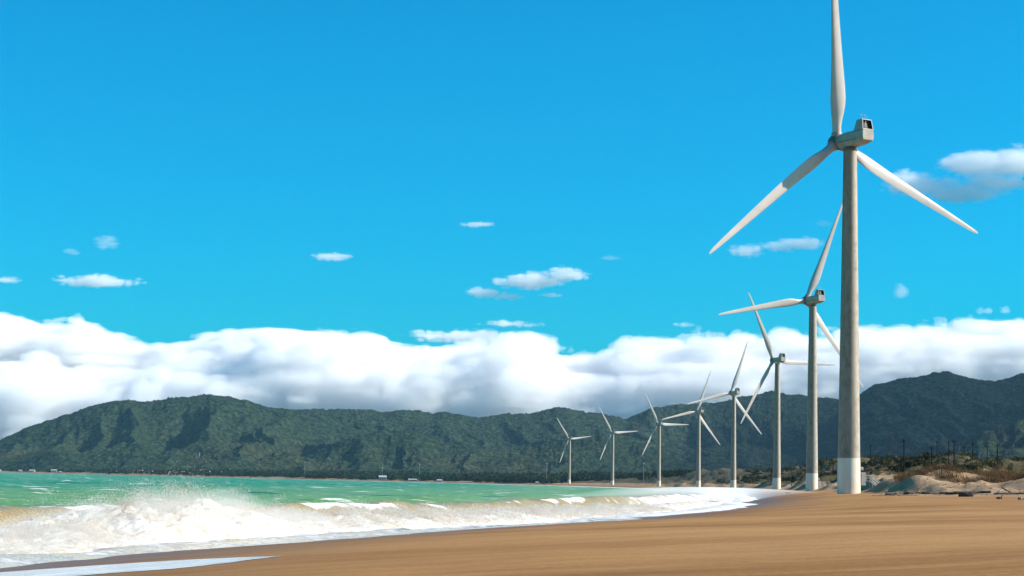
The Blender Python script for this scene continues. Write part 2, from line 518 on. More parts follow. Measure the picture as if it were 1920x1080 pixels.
# droplets
N = 420000
dy = np.exp(RNG.uniform(math.log(42), math.log(230), N * 3))
HS = .56 * np.interp(dy, HY, HTOP)
gust = fbm(np.log(dy) * 30, dy * 0 + 8.8, None, 4, 131)
wgt = HS / 1.25 * (.25 + 1.5 * sst(.35, .75, gust))
pick = RNG.uniform(0, 1, N * 3) < wgt
dy = dy[pick][:N]; HS = HS[pick][:N]; gust = gust[pick][:N]; N = len(dy)
du = np.clip(RNG.normal(.5, .2, N), .05, .95)
wid = 6.8 + .01 * dy
sx = -2.6 - 3.4 * sst(58, 88, dy) - wid + du * wid + (fbm(np.log(dy) * 10, dy * 0 + .4, None, 3, 17) - .5) * 2.4 * (1 - du * .6)
dx = np.interp(dy, _ty, _tx) + sx / np.interp(dy, _ty, _cos)
hb = np.interp(dy, HY, HH) * np.sin(du ** .75 * math.pi) ** .8
plume = fbm(dx / .8, dy / 1.0, None, 4, 137)
dz = .2 + hb * .75 + HS * (plume * 1.7 - .2) * RNG.beta(1.0, 2.3, N) * 1.9
dx += RNG.normal(0, .12, N); dy = dy + RNG.normal(0, .15, N)
rad = (.006 + .019 * RNG.beta(1, 4, N)) * np.clip(dy / 75, .8, 2.5)
T = np.array([[1, 1, 1], [-1, -1, 1], [-1, 1, -1], [1, -1, -1]]) * .75
ang = RNG.uniform(0, 6.28, N); ca, sa = np.cos(ang), np.sin(ang)
P = np.stack([dx, dy, dz], -1)[:, None, :] + rad[:, None, None] * np.stack([
    T[None, :, 0] * ca[:, None] - T[None, :, 1] * sa[:, None], T[None, :, 0] * sa[:, None] + T[None, :, 1] * ca[:, None],
    np.broadcast_to(T[None, :, 2], (N, 4))], -1)
base = (np.arange(N) * 4)[:, None, None]
Ft = (np.array([[0, 1, 2], [0, 3, 1], [0, 2, 3], [1, 3, 2]])[None] + base).reshape(-1, 3)
SP = mesh('spray', P.reshape(-1, 3), Ft, M['foam'], smooth=False)
tag(SP, 'fine white spray thrown up above the breaking wave', 'spray', kind='stuff')

# thin tongue of water lying on the sand in the foreground
def tongue():
    nn = 90; V = []
    lo = [(-16, 37), (-9.5, 39.5), (-7.4, 41.7), (-6.6, 44), (-6.1, 46), (-5.7, 47.7)]
    hi = [(-16, 47), (-13, 47.6), (-10, 48.3), (-8, 48.5), (-6.6, 48.2), (-5.68, 47.75)]
    def lerp(t, p):
        k = np.linspace(0, 1, len(p)); return np.interp(t, k, [q[0] for q in p]), np.interp(t, k, [q[1] for q in p])
    for i in range(nn):
        t = i / (nn - 1); a = lerp(t, lo); b = lerp(t, hi)
        w = .18 * (vn(np.array(t * 14), np.array(.5), None, 3) - .5)
        for j in range(9):
            u = j / 8
            x = a[0] * (1 - u) + b[0] * u + w; y = a[1] * (1 - u) + b[1] * u
            V.append((x, y, float(ground(np.array(x), np.array(y))) + .012))
    return mesh('water_film', np.array(V), grid_faces(nn, 9), M['film'])


def mat_film():
    t = NT('water_film'); p = t.pos()
    n = t.noise(t.mapv(p, (.35, 1.6, .5), R(-58)), 1.0, 4, .6)
    c = t.ramp(n, [(.35, (.46, .40, .36)), (.6, (.72, .70, .70))])
    t.pbsdf(Base_Color=c, Roughness=.16, IOR=1.33, Specular_IOR_Level=.6)
    return t.m


M['film'] = mat_film()
tag(tongue(), 'thin tongue of run-up water shining on the sand', 'water', kind='structure')

# ------------------------------------------------------------------ mountains
def hor(px): return 883.5 + .0227 * px


RIDGES = [  # distance, front width, back width, [(px, py)...]
    (6700, 1500, 420, [(-1500, 895), (-600, 872), (-200, 856), (0, 832), (60, 803), (130, 776), (220, 749), (300, 751), (400, 741), (450, 745), (520, 766), (600, 785), (700, 812), (850, 850), (1000, 885)]),
    (7300, 1900, 420, [(-600, 900), (0, 886), (250, 812), (450, 778), (520, 769), (600, 766), (700, 769), (780, 773), (850, 778), (930, 783), (1000, 776), (1050, 765), (1100, 771), (1140, 776), (1175, 783), (1220, 770), (1300, 757), (1400, 745), (1450, 735), (1500, 739), (1560, 748), (1620, 752), (1700, 765), (1900, 800), (2400, 830)]),
    (6500, 2100, 450, [(1380, 905), (1480, 860), (1540, 805), (1590, 760), (1640, 722), (1700, 708), (1740, 704), (1780, 697), (1830, 708), (1870, 712), (1920, 703), (2100, 690), (2500, 720), (3200, 800), (4500, 860)]),
    (5900, 700, 500, [(450, 895), (560, 862), (640, 830), (720, 806), (780, 812), (850, 835), (930, 846), (1000, 842), (1060, 826), (1130, 812), (1200, 822), (1290, 846), (1340, 838), (1400, 830), (1450, 845), (1520, 870), (1600, 900)]),
    (4300, 700, 600, [(1700, 915), (1760, 868), (1800, 842), (1850, 816), (1920, 792), (2050, 775), (2500, 790), (3500, 830)]),
    (5650, 380, 400, [(-1500, 890), (-400, 862), (0, 852), (100, 846), (180, 862), (260, 850), (330, 846), (420, 866), (520, 860), (620, 868), (740, 862), (850, 872), (950, 862), (1040, 846), (1140, 850), (1240, 862), (1400, 872), (1600, 890)]),
]


def hill_h(px, r, x, y):
    z = np.zeros_like(x)
    for k, (D, wf, wb, tab) in enumerate(RIDGES):
        q = px + 10 * (vn(px / 17, px * 0, None, 200 + k) - .5)
        py = np.interp(px, [a for a, _ in tab], [b for _, b in tab])
        py = py + 4 + 7 * (fbm(px / 28, px * 0 + k, None, 4, 210 + k) - .5)
        Hh = np.maximum((hor(px) - py) / F * D + CAM_Z, 0)
        lat = px / F * D
        skew = .55 if k == 2 else (.25 if k == 1 else -.1)
        wx = lat + skew * (D - r) * -1 + 160 * fbm(lat / 300, r / 300, None, 3, 220 + k)
        sp = ridged(wx / (250 if k < 3 else 170), r / 1300, 4, 230 + k)
        dd = r - D
        wfk = wf * (.72 + .55 * sp)
        t = np.clip(1 + dd / wfk, 0, 1)
        g = np.where(dd < 0, t ** 1.45, np.clip(1 - dd / wb, 0, 1) ** .8)
        w = np.clip(-dd / wf, 0, 1)
        g = g * (1 - .72 * (1 - sp) * sst(0, .35, w) * (1 - sst(.8, 1, w)))
        z = np.maximum(z, Hh * g)
    rough = fbm(x / 130, y / 170, None, 4, 251) - .5
    z = z + rough * 15 * sst(10, 80, z)
    can = np.abs(2 * vn(x / 13, y / 22, None, 261) - 1) * .5 + fbm(x / 7.5, y / 15, None, 2, 263) * .7 + .8 * (fbm(x / 60, y / 80, None, 2, 265) - .5)
    z = z + can * 8.5 * sst(2, 10, z)
    return z


pxs = np.concatenate([np.linspace(-2200, -60, 90)[:-1], np.linspace(-60, 1980, 1100), np.linspace(1980, 4200, 90)[1:]])
rs = np.concatenate([np.linspace(3450, 5000, 80)[:-1], np.linspace(5000, 7720, 320)])
PX, RR = np.meshgrid(pxs, rs)
TX = (PX - 960) / F
YY = RR; XX = TX * RR
edge = sst(3460, 3600, RR)
ZH = hill_h(PX, RR, XX, YY) * edge
inland = sst(20, 160, shore(XX, YY))
ZH = ZH * inland + np.where(inland > .02, 3.2, -6) - 8 * (1 - sst(3450, 3480, RR)) - 400 * sst(7690, 7720, RR) * 0
HL = mesh('mountain', np.stack([XX, YY, ZH], -1).reshape(-1, 3), grid_faces(len(rs), len(pxs)), M['hills'])
tag(HL, 'dark forested mountains behind the bay', 'mountain', kind='structure')

# ------------------------------------------------------------------ wind turbines
def ring(r, z, n=48): return [(r * math.cos(2 * math.pi * k / n), r * math.sin(2 * math.pi * k / n), z) for k in range(n)]


HUB_Z = 70.0


def make_turbine():
    root = empty('wind_turbine', (0, 0, 0))
    tw = MB()
    zs = [6.3, 8, 16, 24, 32, 40, 48, 56, 62, 67.6]
    rad = lambda z: 2.27 - (2.27 - 1.33) * (max(z, 0) / 68) ** .95
    tw.loft([ring(rad(z), z) for z in zs])
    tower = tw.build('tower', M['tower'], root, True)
    bd = MB(); bd.loft([ring(rad(z) + .012, z) for z in (-1.5, .02, 2, 4.2, 6.3)])
    bd.build('painted_base', M['band'], tower, True)
    yaw = MB(); yaw.loft([ring(1.42, 67.6, 32), ring(1.46, 67.7, 32), ring(1.46, 68.15, 32)]).build('yaw_collar', M['hub'], root, True)
    # nacelle along local y: the hub at +y, the rear at -y
    def sec(y, w, zt, zb, ch=.28, wb=None):
        wb = wb or w * .72
        zc = zb + (zt - zb) * .36
        return [(-w * .5 + ch, y, zt), (w * .5 - ch, y, zt), (w * .5, y, zt - ch * 1.4), (w * .5, y, zc), (wb * .5, y, zb), (-wb * .5, y, zb), (-w * .5, y, zc), (-w * .5, y, zt - ch * 1.4)]
    nb = MB()
    nb.loft([sec(2.75, 2.1, 71.0, 68.85, .5), sec(2.2, 2.6, 71.2, 68.5, .4), sec(0, 3.05, 71.3, 68.35), sec(-3.6, 3.15, 71.35, 68.6), sec(-5.35, 3.0, 71.3, 69.1, .3, 2.7)])
    nac = nb.build('nacelle', M['nac'], root, False)
    bm = bmesh.new(); bm.from_mesh(nac.data); bmesh.ops.recalc_face_normals(bm, faces=bm.faces)
    bmesh.ops.bevel(bm, geom=list(bm.edges), offset=.09, segments=2, affect='EDGES', clamp_overlap=True); bm.to_mesh(nac.data); bm.free()
    # cooler housing on the rear of the roof, an open frame towards the rear
    ch = MB()
    def hs(y0, y1, z, w): return [(-w / 2, y0, z), (w / 2, y0, z), (w / 2, y1, z), (-w / 2, y1, z)]
    ch.loft([hs(-5.30, -2.6, 71.27, 2.8), hs(-4.95, -3.3, 73.35, 2.4)])
    co = ch.build('cooler_housing', M['nac'], nac, False)
    bm = bmesh.new(); bm.from_mesh(co.data); bmesh.ops.recalc_face_normals(bm, faces=bm.faces)
    rear = min(bm.faces, key=lambda f: f.normal.y)
    ins = bmesh.ops.inset_individual(bm, faces=[rear], thickness=.20, depth=0)
    bmesh.ops.inset_individual(bm, faces=[rear], thickness=.015, depth=0); inner = set(rear.verts)
    nrm = rear.normal.copy()
    bmesh.ops.translate(bm, verts=rear.verts, vec=-nrm * .55)
    dk = [f for f in bm.faces if f == rear or sum(v in inner for v in f.verts) == 2]
    for f in dk: f.material_index = 1
    bm.to_mesh(co.data); bm.free(); co.data.materials.append(M['dark'])
    mu = MB(); mu.loft([[(-.30, -4.98, 71.7), (-.20, -4.98, 71.7), (-.20, -4.9, 71.7), (-.30, -4.9, 71.7)], [(-.28, -4.80, 73.0), (-.20, -4.80, 73.0), (-.20, -4.72, 73.0), (-.28, -4.72, 73.0)]]); mu.build('mullion', M['metal'], nac)
    an = MB()
    for x in (-.8, -.35, .2, .75): an.tube([(x, -4.1, 73.4), (x, -4.1, 74.35)], .035, 6)
    for x in (-.8, .2): an.tube([(x - .22, -4.1, 74.35), (x + .22, -4.1, 74.35)], .05, 6)
    an.build('wind_sensor', M['metal'], nac)
    seam = MB(); seam.box((-1.66, -.9, 69.45), (.06, 5.6, .10)); seam.build('side_seam', M['hub'], nac)
    # rotor
    hb = MB()
    def hring(r, y, n=28): return [(r * math.cos(2 * math.pi * k / n), y, -r * math.sin(2 * math.pi * k / n)) for k in range(n)]
    hb.loft([hring(1.25, -1.15), hring(1.55, -.9), hring(1.65, 0), hring(1.55, .8), hring(1.2, 1.5), hring(.6, 2.0), hring(.12, 2.2)])
    hub = hb.build('hub', M['hub'], root, True)
    hub.location = (0, 3.95, HUB_Z)
    cl = MB(); cl.loft([hring(1.32, -1.42), hring(1.40, -1.40), hring(1.40, -1.18), hring(1.32, -1.16)]); cl.build('shaft_collar', M['nac'], hub, True)
    # blade along local z
    st = [1.2, 2.2, 3.2, 4.5, 6, 7.5, 9, 11, 14, 18, 22, 26, 30, 34, 37.5, 39.6, 40.6, 41]
    chd = [1.75, 1.75, 1.8, 2.1, 2.6, 3.0, 3.12, 3.0, 2.72, 2.38, 2.08, 1.8, 1.52, 1.25, .98, .74, .5, .2]
    thk = [1.0, 1.0, .95, .80, .64, .54, .48, .43, .38, .34, .31, .28, .26, .24, .22, .2, .2, .2]
    tws = [27, 27, 27, 26, 24, 22, 20, 17.5, 14.5, 11, 8.5, 6.5, 5, 3.5, 2.5, 2, 2, 2]
    n = 28; rings = []
    for z, c, k, tw_ in zip(st, chd, thk, tws):
        b = R(tw_ * 1.15 + 2); rg = []
        roundness = np.clip((k - .35) / .6, 0, 1)
        for j in range(n):
            a = 2 * math.pi * j / n
            # circle
            cx, cy = -.5 * math.cos(a), .5 * math.sin(a) * k
            # aerofoil: leading edge at x=-.3, trailing edge at x=.7
            u = .5 * (1 - math.cos(a)); tt = 5 * k * (.2969 * math.sqrt(u) - .126 * u - .3516 * u ** 2 + .2843 * u ** 3 - .1036 * u ** 4)
            fx, fy = u - .32, (tt if a < math.pi else -tt * .75)
            qx = (cx * roundness + fx * (1 - roundness)) * c; qy = (cy * roundness + fy * (1 - roundness)) * c
            # qy>0 is the downwind (rear, -y) side
            px_ = qx * math.cos(b) - qy * math.sin(b) ; pn = qx * math.sin(b) + qy * math.cos(b)
            rg.append((px_, -pn, z))
        rings.append(rg)
    bl = MB(); bl.loft(rings)
    blade = bl.build('blade', M['blade'], hub, True)
    bm = bmesh.new(); bm.from_mesh(blade.data); bmesh.ops.recalc_face_normals(bm, faces=bm.faces); bm.to_mesh(blade.data); bm.free()
    rc = MB(); rc.loft([ring(.98, .9, 28), ring(1.05, 1.2, 28), ring(1.05, 1.95, 28), ring(.98, 2.05, 28)])
    sock = rc.build('blade_root', M['nac'], hub, True)
    blade.rotation_euler = (R(3), 0, 0)
    for k in (1, 2):
        c = blade.copy(); COL.objects.link(c); c.parent = hub; c.rotation_euler = (R(3), k * 2 * math.pi / 3, 0)
        c = sock.copy(); COL.objects.link(c); c.parent = hub; c.rotation_euler = (0, k * 2 * math.pi / 3, 0)
    return root


TURB = [  # base px, py, distance, yaw, blade angle, label
    (1591.5, 919.5, 371, 31, -8.3, 'nearest and largest wind turbine, its upright blade cut by the top of the picture'),
    (1522, 921, 688, 28, 19.0, 'second nearest wind turbine, just left of the largest one'),
    (1456, 918, 1016, 28, -29.5, 'third nearest wind turbine, one blade pointing up left and one level to the right'),
    (1374.5, 917, 1376, 29, 16, 'fourth nearest wind turbine, its left blade reaching across to the neighbour on its left'),
    (1309, 914, 1737, 30, 17.5, 'fifth nearest wind turbine, with an upright blade crossed by another blade tip'),
    (1235, 912, 2112, 29, -31, 'sixth nearest wind turbine, third from the far left end of the row'),
    (1148, 911, 2500, 30, -35, 'small distant wind turbine second from the far end of the row'),
    (1067, 908, 2952, 30, -38, 'smallest and farthest wind turbine at the left end of the row'),
]
proto = make_turbine()
turbs = []
for i, (px, py, D, yaw, ph, lab) in enumerate(TURB):
    o = proto if i == 0 else copy_tree(proto)
    p = at(px, py, D)
    g_ = float(ground(p[0], p[1])); o.location = (p[0], p[1], p[2] if i == 0 else max(g_ * .5 + p[2] * .5, 1.5))
    if i == 0: o.scale = (1.005,) * 3
    o.rotation_euler = (0, 0, R(yaw))
    tag(o, lab, 'wind turbine', 'white wind turbines in a row along the beach')
    hub = [c for c in o.children if c.name.startswith('hub')][0]
    hub.rotation_mode = 'YXZ'; hub.rotation_euler = (R(4), R(ph), 0)
    turbs.append(o)
for i in (0, 1):                                # door cabinet and stair on the landward foot of the two nearest
    o = turbs[i]
    ry = -R(TURB[i][3]) + R(8)
    def L(x, y, z):
        c, s = math.cos(ry), math.sin(ry); return (x * c - y * s, x * s + y * c, z)
    cab = MB()
    cab.box(L(2.75, 0, 2.3), (.9, 1.6, 2.6), ry); cab.build('door_cabinet', M['metal'], o, bevel=.05)
    MB().box(L(3.225, 0, 1.35), (.05, 1.0, .75), ry).build('rust_panel', M['rust'], o)
    MB().box(L(2.6, 0, 4.35), (.5, .9, .6), ry).build('door_lamp', M['metal'], o, bevel=.04)
    stp = MB()
    stp.box(L(3.9, 0, 1.95), (1.35, 1.5, .10), ry)
    for k in range(8):
        stp.box(L(4.75 + k * .32, 0, 1.72 - k * .26), (.34, 1.3, .06), ry)
    stair = stp.build('stair', M['metal'], o)
    for y in (-.72, .72):
        h = MB()
        h.tube([L(3.3, y, 3.0), L(4.55, y, 3.0), L(7.2, y, .85)], .05, 6)
        h.tube([L(3.3, y, 2.5), L(4.55, y, 2.5), L(7.2, y, .4)], .04, 6)
        h.tube([L(4.55, y, 1.9), L(7.3, y, -.3)], .09, 6)
        for q, (xa, za, zb) in enumerate(((3.3, 1.9, 3.0), (4.55, -.2, 3.0), (5.9, .4, 1.9), (7.1, -.3, .9))):
            h.tube([L(xa, y, za), L(xa, y, zb)], .05, 6)
        h.build('handrail', M['metal'], stair)

# ------------------------------------------------------------------ dune plants, trees of the far shore
def ray_px(x, y): return 960 + x / y * F


def tufts(name, P, hmin, hmax, nb, spread, width, m):
    n = len(P); rg = np.random.default_rng(len(P))
    B = np.repeat(P, nb, 0); k = len(B)
    B = B + np.stack([rg.normal(0, spread, k), rg.normal(0, spread, k), np.zeros(k)], -1)
    h = rg.uniform(hmin, hmax, k); a = rg.uniform(0, 6.28, k); l = rg.uniform(.15, .7, k) * h
    t_ = B + np.stack([np.cos(a) * l - .35 * h, np.sin(a) * l, h], -1)
    w = np.stack([-np.sin(a), np.cos(a), np.zeros(k)], -1) * (width * rg.uniform(.6, 1.3, k))[:, None]
    V = np.stack([B - w, B + w, t_], 1).reshape(-1, 3)
    return mesh(name, V, np.arange(len(V)).reshape(-1, 3), m, smooth=False)


def leafy(name, P, Rx, Rz, nq, q, m, seed, trunk=None):
    """clumps of small leaf quads filling uneven crowns"""
    rg = np.random.default_rng(seed); n = len(P)
    lob = rg.normal(0, 1, (n, 5, 3)); lob /= np.linalg.norm(lob, axis=2, keepdims=True)
    which = rg.integers(0, 5, (n, nq))
    d = rg.normal(0, 1, (n, nq, 3)); d /= np.linalg.norm(d, axis=2, keepdims=True)
    c = np.take_along_axis(lob, which[..., None], 1) * .55 + d * (.25 + .35 * rg.uniform(0, 1, (n, nq, 1)))
    c[..., 2] = np.maximum(c[..., 2], -.75)
    C = P[:, None, :] + c * np.stack([Rx, Rx, Rz], -1)[:, None, :] + np.stack([0 * Rz, 0 * Rz, Rz * .8], -1)[:, None, :]
    u = rg.normal(0, 1, (n, nq, 3)); u /= np.linalg.norm(u, axis=2, keepdims=True)
    v = np.cross(u, rg.normal(0, 1, (n, nq, 3))); v /= np.linalg.norm(v, axis=2, keepdims=True)
    sz = (q * Rx)[:, None, None] * rg.uniform(.6, 1.3, (n, nq, 1))
    V = np.stack([C - u * sz - v * sz, C + u * sz - v * sz, C + u * sz + v * sz, C - u * sz + v * sz], 2).reshape(-1, 3)
    return mesh(name, V, np.arange(len(V)).reshape(-1, 4), m, smooth=False)


def leafmat(name, a, b, c, sc_):
    t = NT(name); n = t.noise(t.pos(), sc_, 3, .7)
    col = t.ramp(n, [(.33, a), (.5, b), (.68, c)])
    p = t.pbsdf(Base_Color=col, Roughness=.85, Specular_IOR_Level=.1)
    tr = t.n('ShaderNodeBsdfTranslucent', {'Color': col}); mx = t.n('ShaderNodeMixShader', {0: .3, 1: p.outputs[0], 2: tr.outputs[0]})
    t.t.links.new(mx.outputs[0], t.out.inputs['Surface'])
    return t.m


M['grass'] = leafmat('dune_grass', (.085, .064, .024), (.15, .112, .045), (.24, .18, .085), .08)
M['redgrass'] = leafmat('reddish_grass', (.075, .042, .020), (.13, .07, .032), (.17, .11, .045), .1)
M['shrub'] = leafmat('shrub_leaf', (.020, .021, .008), (.043, .040, .015), (.085, .072, .028), .1)
M['tree'] = leafmat('far_tree_leaf', (.008, .014, .007), (.022, .034, .014), (.05, .06, .026), .02)


def scatter(n, px0, px1, y0, y1, keepf, seed):
    rg = np.random.default_rng(seed)
    y = np.exp(rg.uniform(math.log(y0), math.log(y1), n)); px = rg.uniform(px0, px1, n); x = (px - 960) / F * y
    z = ground(x, y); s_ = shore(x, y)
    k = rg.uniform(0, 1, n) < keepf(s_, x, y, z)
    return np.stack([x, y, z - .05], -1)[k]


Pg = scatter(60000, 1000, 2100, 330, 1500, lambda s_, x, y, z: sst(.30, .62, veg_map(s_, x, y, z)) * (s_ > 14), 5)
tag(tufts('dune_grass', Pg, .35, 1.1, 7, .5, .07, M['grass']), 'yellow green grass tufts covering the dunes', 'grass', kind='stuff')
Pr = scatter(16000, 1690, 2150, 335, 480, lambda s_, x, y, z: sst(3.9, 5.6, z) * sst(.37, .50, fbm(x / 14, y / 24, None, 3, 47)) * (s_ > 22), 6)
tag(tufts('reed_grass', Pr, .5, 1.35, 8, .5, .06, M['redgrass']), 'reddish brown tall grass on the dunes at the right', 'grass', kind='stuff')
Ps = scatter(9000, 1000, 2150, 420, 1700, lambda s_, x, y, z: sst(.48, .8, veg_map(s_, x, y, z)) * (s_ > 24) * sst(.45, .62, fbm(x / 22, y / 45, None, 3, 48)), 7)
rg_ = np.random.default_rng(8)
tag(leafy('dune_shrubs', Ps, rg_.uniform(.8, 2.4, len(Ps)) * (1 + Ps[:, 1] / 1500), rg_.uniform(.5, 1.2, len(Ps)) * (1 + Ps[:, 1] / 1500), 46, .16, M['shrub'], 9), 'dark green low scrub on the dune tops', 'scrub', kind='stuff')
Pt = scatter(2600, 1120, 1310, 2250, 3100, lambda s_, x, y, z: sst(50, 110, s_) * sst(.30, .42, fbm(x / 90, y / 200, None, 3, 49)), 10)
tag(leafy('scrub_wood', Pt, rg_.uniform(2.5, 6, len(Pt)), rg_.uniform(1.6, 4.2, len(Pt)), 60, .15, M['tree'], 11), 'dark grove behind the far end of the turbine row', 'wood', kind='stuff')
Pf = scatter(26000, -350, 1200, 3050, 6100, lambda s_, x, y, z: sst(14, 26, s_) * (1 - sst(420, 700, s_)) * sst(.25, .5, fbm(x / 60, y / 120, None, 3, 50)), 12)
tag(leafy('coast_wood', Pf, rg_.uniform(5, 11, len(Pf)), rg_.uniform(3.5, 8, len(Pf)), 44, .17, M['tree'], 13), 'dark belt of trees along the far shore', 'wood', kind='stuff')

# ------------------------------------------------------------------ poles and masts
POLES = [  # px, top, base, material, label
    (1541, 868, 892, 'pole', 'short dark pole left of the big tower, nearer the second turbine'),
    (1562, 866, 893, 'pole', 'short dark pole just left of the big tower'),
    (1632.5, 833, 868, 'pole', 'faint dark pole close to the right side of the big tower'),
    (1646, 848, 880, 'pole', 'dark pole left of the lattice pylon, second right of the big tower'),
    (1695, 824, 886, 'pole', 'tall dark pole standing alone right of the lattice pylon'),
    (1725, 848, 886, 'pole', 'short dark pole between two taller ones left of the bushy dune'),
    (1747, 836, 893, 'pole', 'tall dark pole whose foot is by the pale sand crest'),
    (1757, 826, 862, 'pole', 'faint thin pole just right of the pole at the pale sand crest'),
    (1779, 827, 874, 'pole', 'left one of a close pair of dark poles behind the reddish grass'),
    (1789, 824, 881, 'pole', 'right one of a close pair of dark poles behind the reddish grass'),
    (1808, 836, 880, 'pole', 'dark pole just right of the close pair'),
    (1824, 830, 877, 'pole', 'dark pole above the pale sloping dune ridge'),
    (1851, 834, 878, 'pole', 'second dark pole from the right edge'),
    (1870, 832, 885, 'pole', 'blackest pole, nearest the right edge'),
    (1207, 868, 889, 'polepale', 'pale pole with a light on top before the dark grove'),
    (1025, 868, 903, 'polepale', 'thin pale pole left of the farthest turbine'),
    (787, 870, 893, 'polepale', 'thin mast with white top near the white houses'),
    (572, 866, 889, 'polepale', 'thin grey mast in the trees left of the white houses'),
    (717, 876, 894, 'polepale', 'short grey mast beside the largest white house'),
]
for k, (px, yt, yb, mk, lab) in enumerate(POLES):
    if px > 1500: D = min(max(9.5 * F / (yb - yt), 470), 900)
    elif px > 1100: D = 2350.0
    else: D = next(d for d in np.arange(2500, 6500, 20.0) if shore((px - 960) / F * d, d) > 28)
    top = at(px, yt, D); g = float(ground(top[0], D)); h = top[2] - g; w_ = .19 if px > 1500 else .00011 * D
    o = empty('utility_pole' if mk == 'pole' else 'mast', (top[0], D, g))
    tag(o, lab, 'pole' if mk == 'pole' else 'mast', 'dark poles behind the dunes' if mk == 'pole' else 'masts along the far shore')
    MB().tube([(0, 0, -.8), (0, 0, h * .5), (0, 0, h)], [w_ * 1.15, w_, w_ * .8], 8).build('post', M[mk], o, True)
    if mk == 'pole':
        c = MB(); c.box((0, 0, h - .7), (1.5, .12, .14))
        for x in (-.65, -.25, .65): c.tube([(x, 0, h - .63), (x, 0, h - .35)], .05, 6)
        c.build('crossarm', M['pole'], o)
    else:
        MB().tube([(0, 0, h - w_ * 6), (0, 0, h - w_ * 3), (0, 0, h)], [w_ * 1.2, w_ * 3, w_ * 1.6], 10).build('lamp_head', M['roofw'], o, True)


def pylon(px, yt, yb, D, wfrac, mats, name, lab, cat, arms):
    top = at(px, yt, D); g = float(ground(top[0], D)); h = top[2] - g
    o = empty(name, (top[0], D, g)); tag(o, lab, cat)
    w0, w1 = h * wfrac, h * wfrac * .28; nl = 9
    wd = lambda z: w0 + (w1 - w0) * min(1, z / (h * .9))
    th = max(.10, D * .00011)
    for si, mk in enumerate(mats):
        m = MB()
        z0, z1 = h * si / len(mats), h * (si + 1) / len(mats)
        for a, b_ in ((-1, -1), (1, -1), (1, 1), (-1, 1)):
            m.tube([(a * wd(z0) / 2, b_ * wd(z0) / 2, z0 - (.8 if si == 0 else 0)), (a * wd(z1) / 2, b_ * wd(z1) / 2, z1)], th, 5)
        ks = max(2, nl // len(mats))
        for k in range(ks):
            za, zb_ = z0 + (z1 - z0) * k / ks, z0 + (z1 - z0) * (k + 1) / ks; A, B = wd(za) / 2, wd(zb_) / 2
            for q in range(4):
                c1 = [(-1, -1), (1, -1), (1, 1), (-1, 1)][q]; c2 = [(1, -1), (1, 1), (-1, 1), (-1, -1)][q]
                m.tube([(c1[0] * A, c1[1] * A, za), (c2[0] * B, c2[1] * B, zb_)], th * .6, 4)
                m.tube([(c2[0] * A, c2[1] * A, za), (c1[0] * B, c1[1] * B, zb_)], th * .6, 4)
        m.build('lattice_section', M[mk], o)
    for f_ in arms:
        z = h * f_; m = MB()
        m.tube([(-h * .16, 0, z), (0, 0, z + h * .03), (h * .16, 0, z)], th, 5); m.tube([(-h * .16, 0, z), (h * .16, 0, z)], th * .8, 4)
        m.build('crossarm', M[mats[-1]], o)


M['redpaint'] = simple('red_paint', (.30, .06, .045), .7, .1, 1.0)
pylon(1671, 815, 872, 1500, .20, ['steel'], 'power_pylon', 'dark lattice power pylon right of the big tower before the mountain', 'pylon', (.72, .86))
pylon(374, 848, 888, 5560, .09, ['polepale', 'steel', 'roofw', 'redpaint', 'roofw'], 'lattice_mast', 'tall red and white lattice mast on the far shore at the left', 'mast', ())

# ------------------------------------------------------------------ houses on the far shore
HOUSES = [  # px, width px, height px, roof, raise above ground px, label
    (9, 12, 3.5, 'roof', 0, 'small reddish house on the far shore at the left edge'),
    (51, 6, 3, 'roofw', 1, 'small white house on the far shore, second from the left edge'),
    (73, 10, 3.5, 'roofw', 1.5, 'white roofed house on the far shore left of the widest white roof there'),
    (114, 11, 4, 'roofw', 2, 'widest bright white roof at the left end of the far shore'),
    (126, 5, 2.5, 'roofw', 0, 'tiny white hut at the water just right of the widest white roof'),
    (727, 14, 8, 'roofw', 1, 'largest white house on the far shore, two storeys, in the middle'),
    (779, 8, 5, 'roofw', 6, 'white house standing higher among the trees by the thin mast'),
    (783, 16, 4, 'roofw', 0, 'long low white building at the water below the thin mast'),
    (833, 10, 4, 'roofw', 0, 'small white building at the water right of the other white houses'),
    (1016, 7, 3, 'roofw', 1, 'small pale hut on the dunes left of the farthest turbine'),
]
for px, wp, hp, rf, up, lab in HOUSES:
    D = next(d for d in np.arange(2500, 6500, 10.0) if shore((px - 960) / F * d, d) > 9 + up * 8)
    x = (px - 960) / F * D; g = float(ground(x, D)) + up / F * D * .5
    w_, h = wp / F * D, hp / F * D; dp = max(7, w_ * .6)
    o = empty('house', (x, D, g)); tag(o, lab, 'house', 'houses on the far shore')
    MB().box((0, 0, h * .3 - up), (w_, dp, h * .6 + 2 * up)).build('wall', M['wall'], o)
    e = .4; rz = h * .6
    MB().loft([[(-w_ / 2 - e, -dp / 2 - e, rz), (w_ / 2 + e, -dp / 2 - e, rz), (w_ / 2 + e, -dp / 2 - e, rz + .25), (-w_ / 2 - e, -dp / 2 - e, rz + .25)],
               [(-w_ / 2 - e, 0, h), (w_ / 2 + e, 0, h), (w_ / 2 + e, 0, h + .25), (-w_ / 2 - e, 0, h + .25)],
               [(-w_ / 2 - e, dp / 2 + e, rz), (w_ / 2 + e, dp / 2 + e, rz), (w_ / 2 + e, dp / 2 + e, rz + .25), (-w_ / 2 - e, dp / 2 + e, rz + .25)]]).build('roof', M[rf], o)
    if wp > 7:
        for k in range(3):
            MB().box((-w_ * .3 + k * w_ * .3, -dp / 2 - .03, h * .28), (w_ * .12, .12, h * .25)).build('window', M['dark'], o)

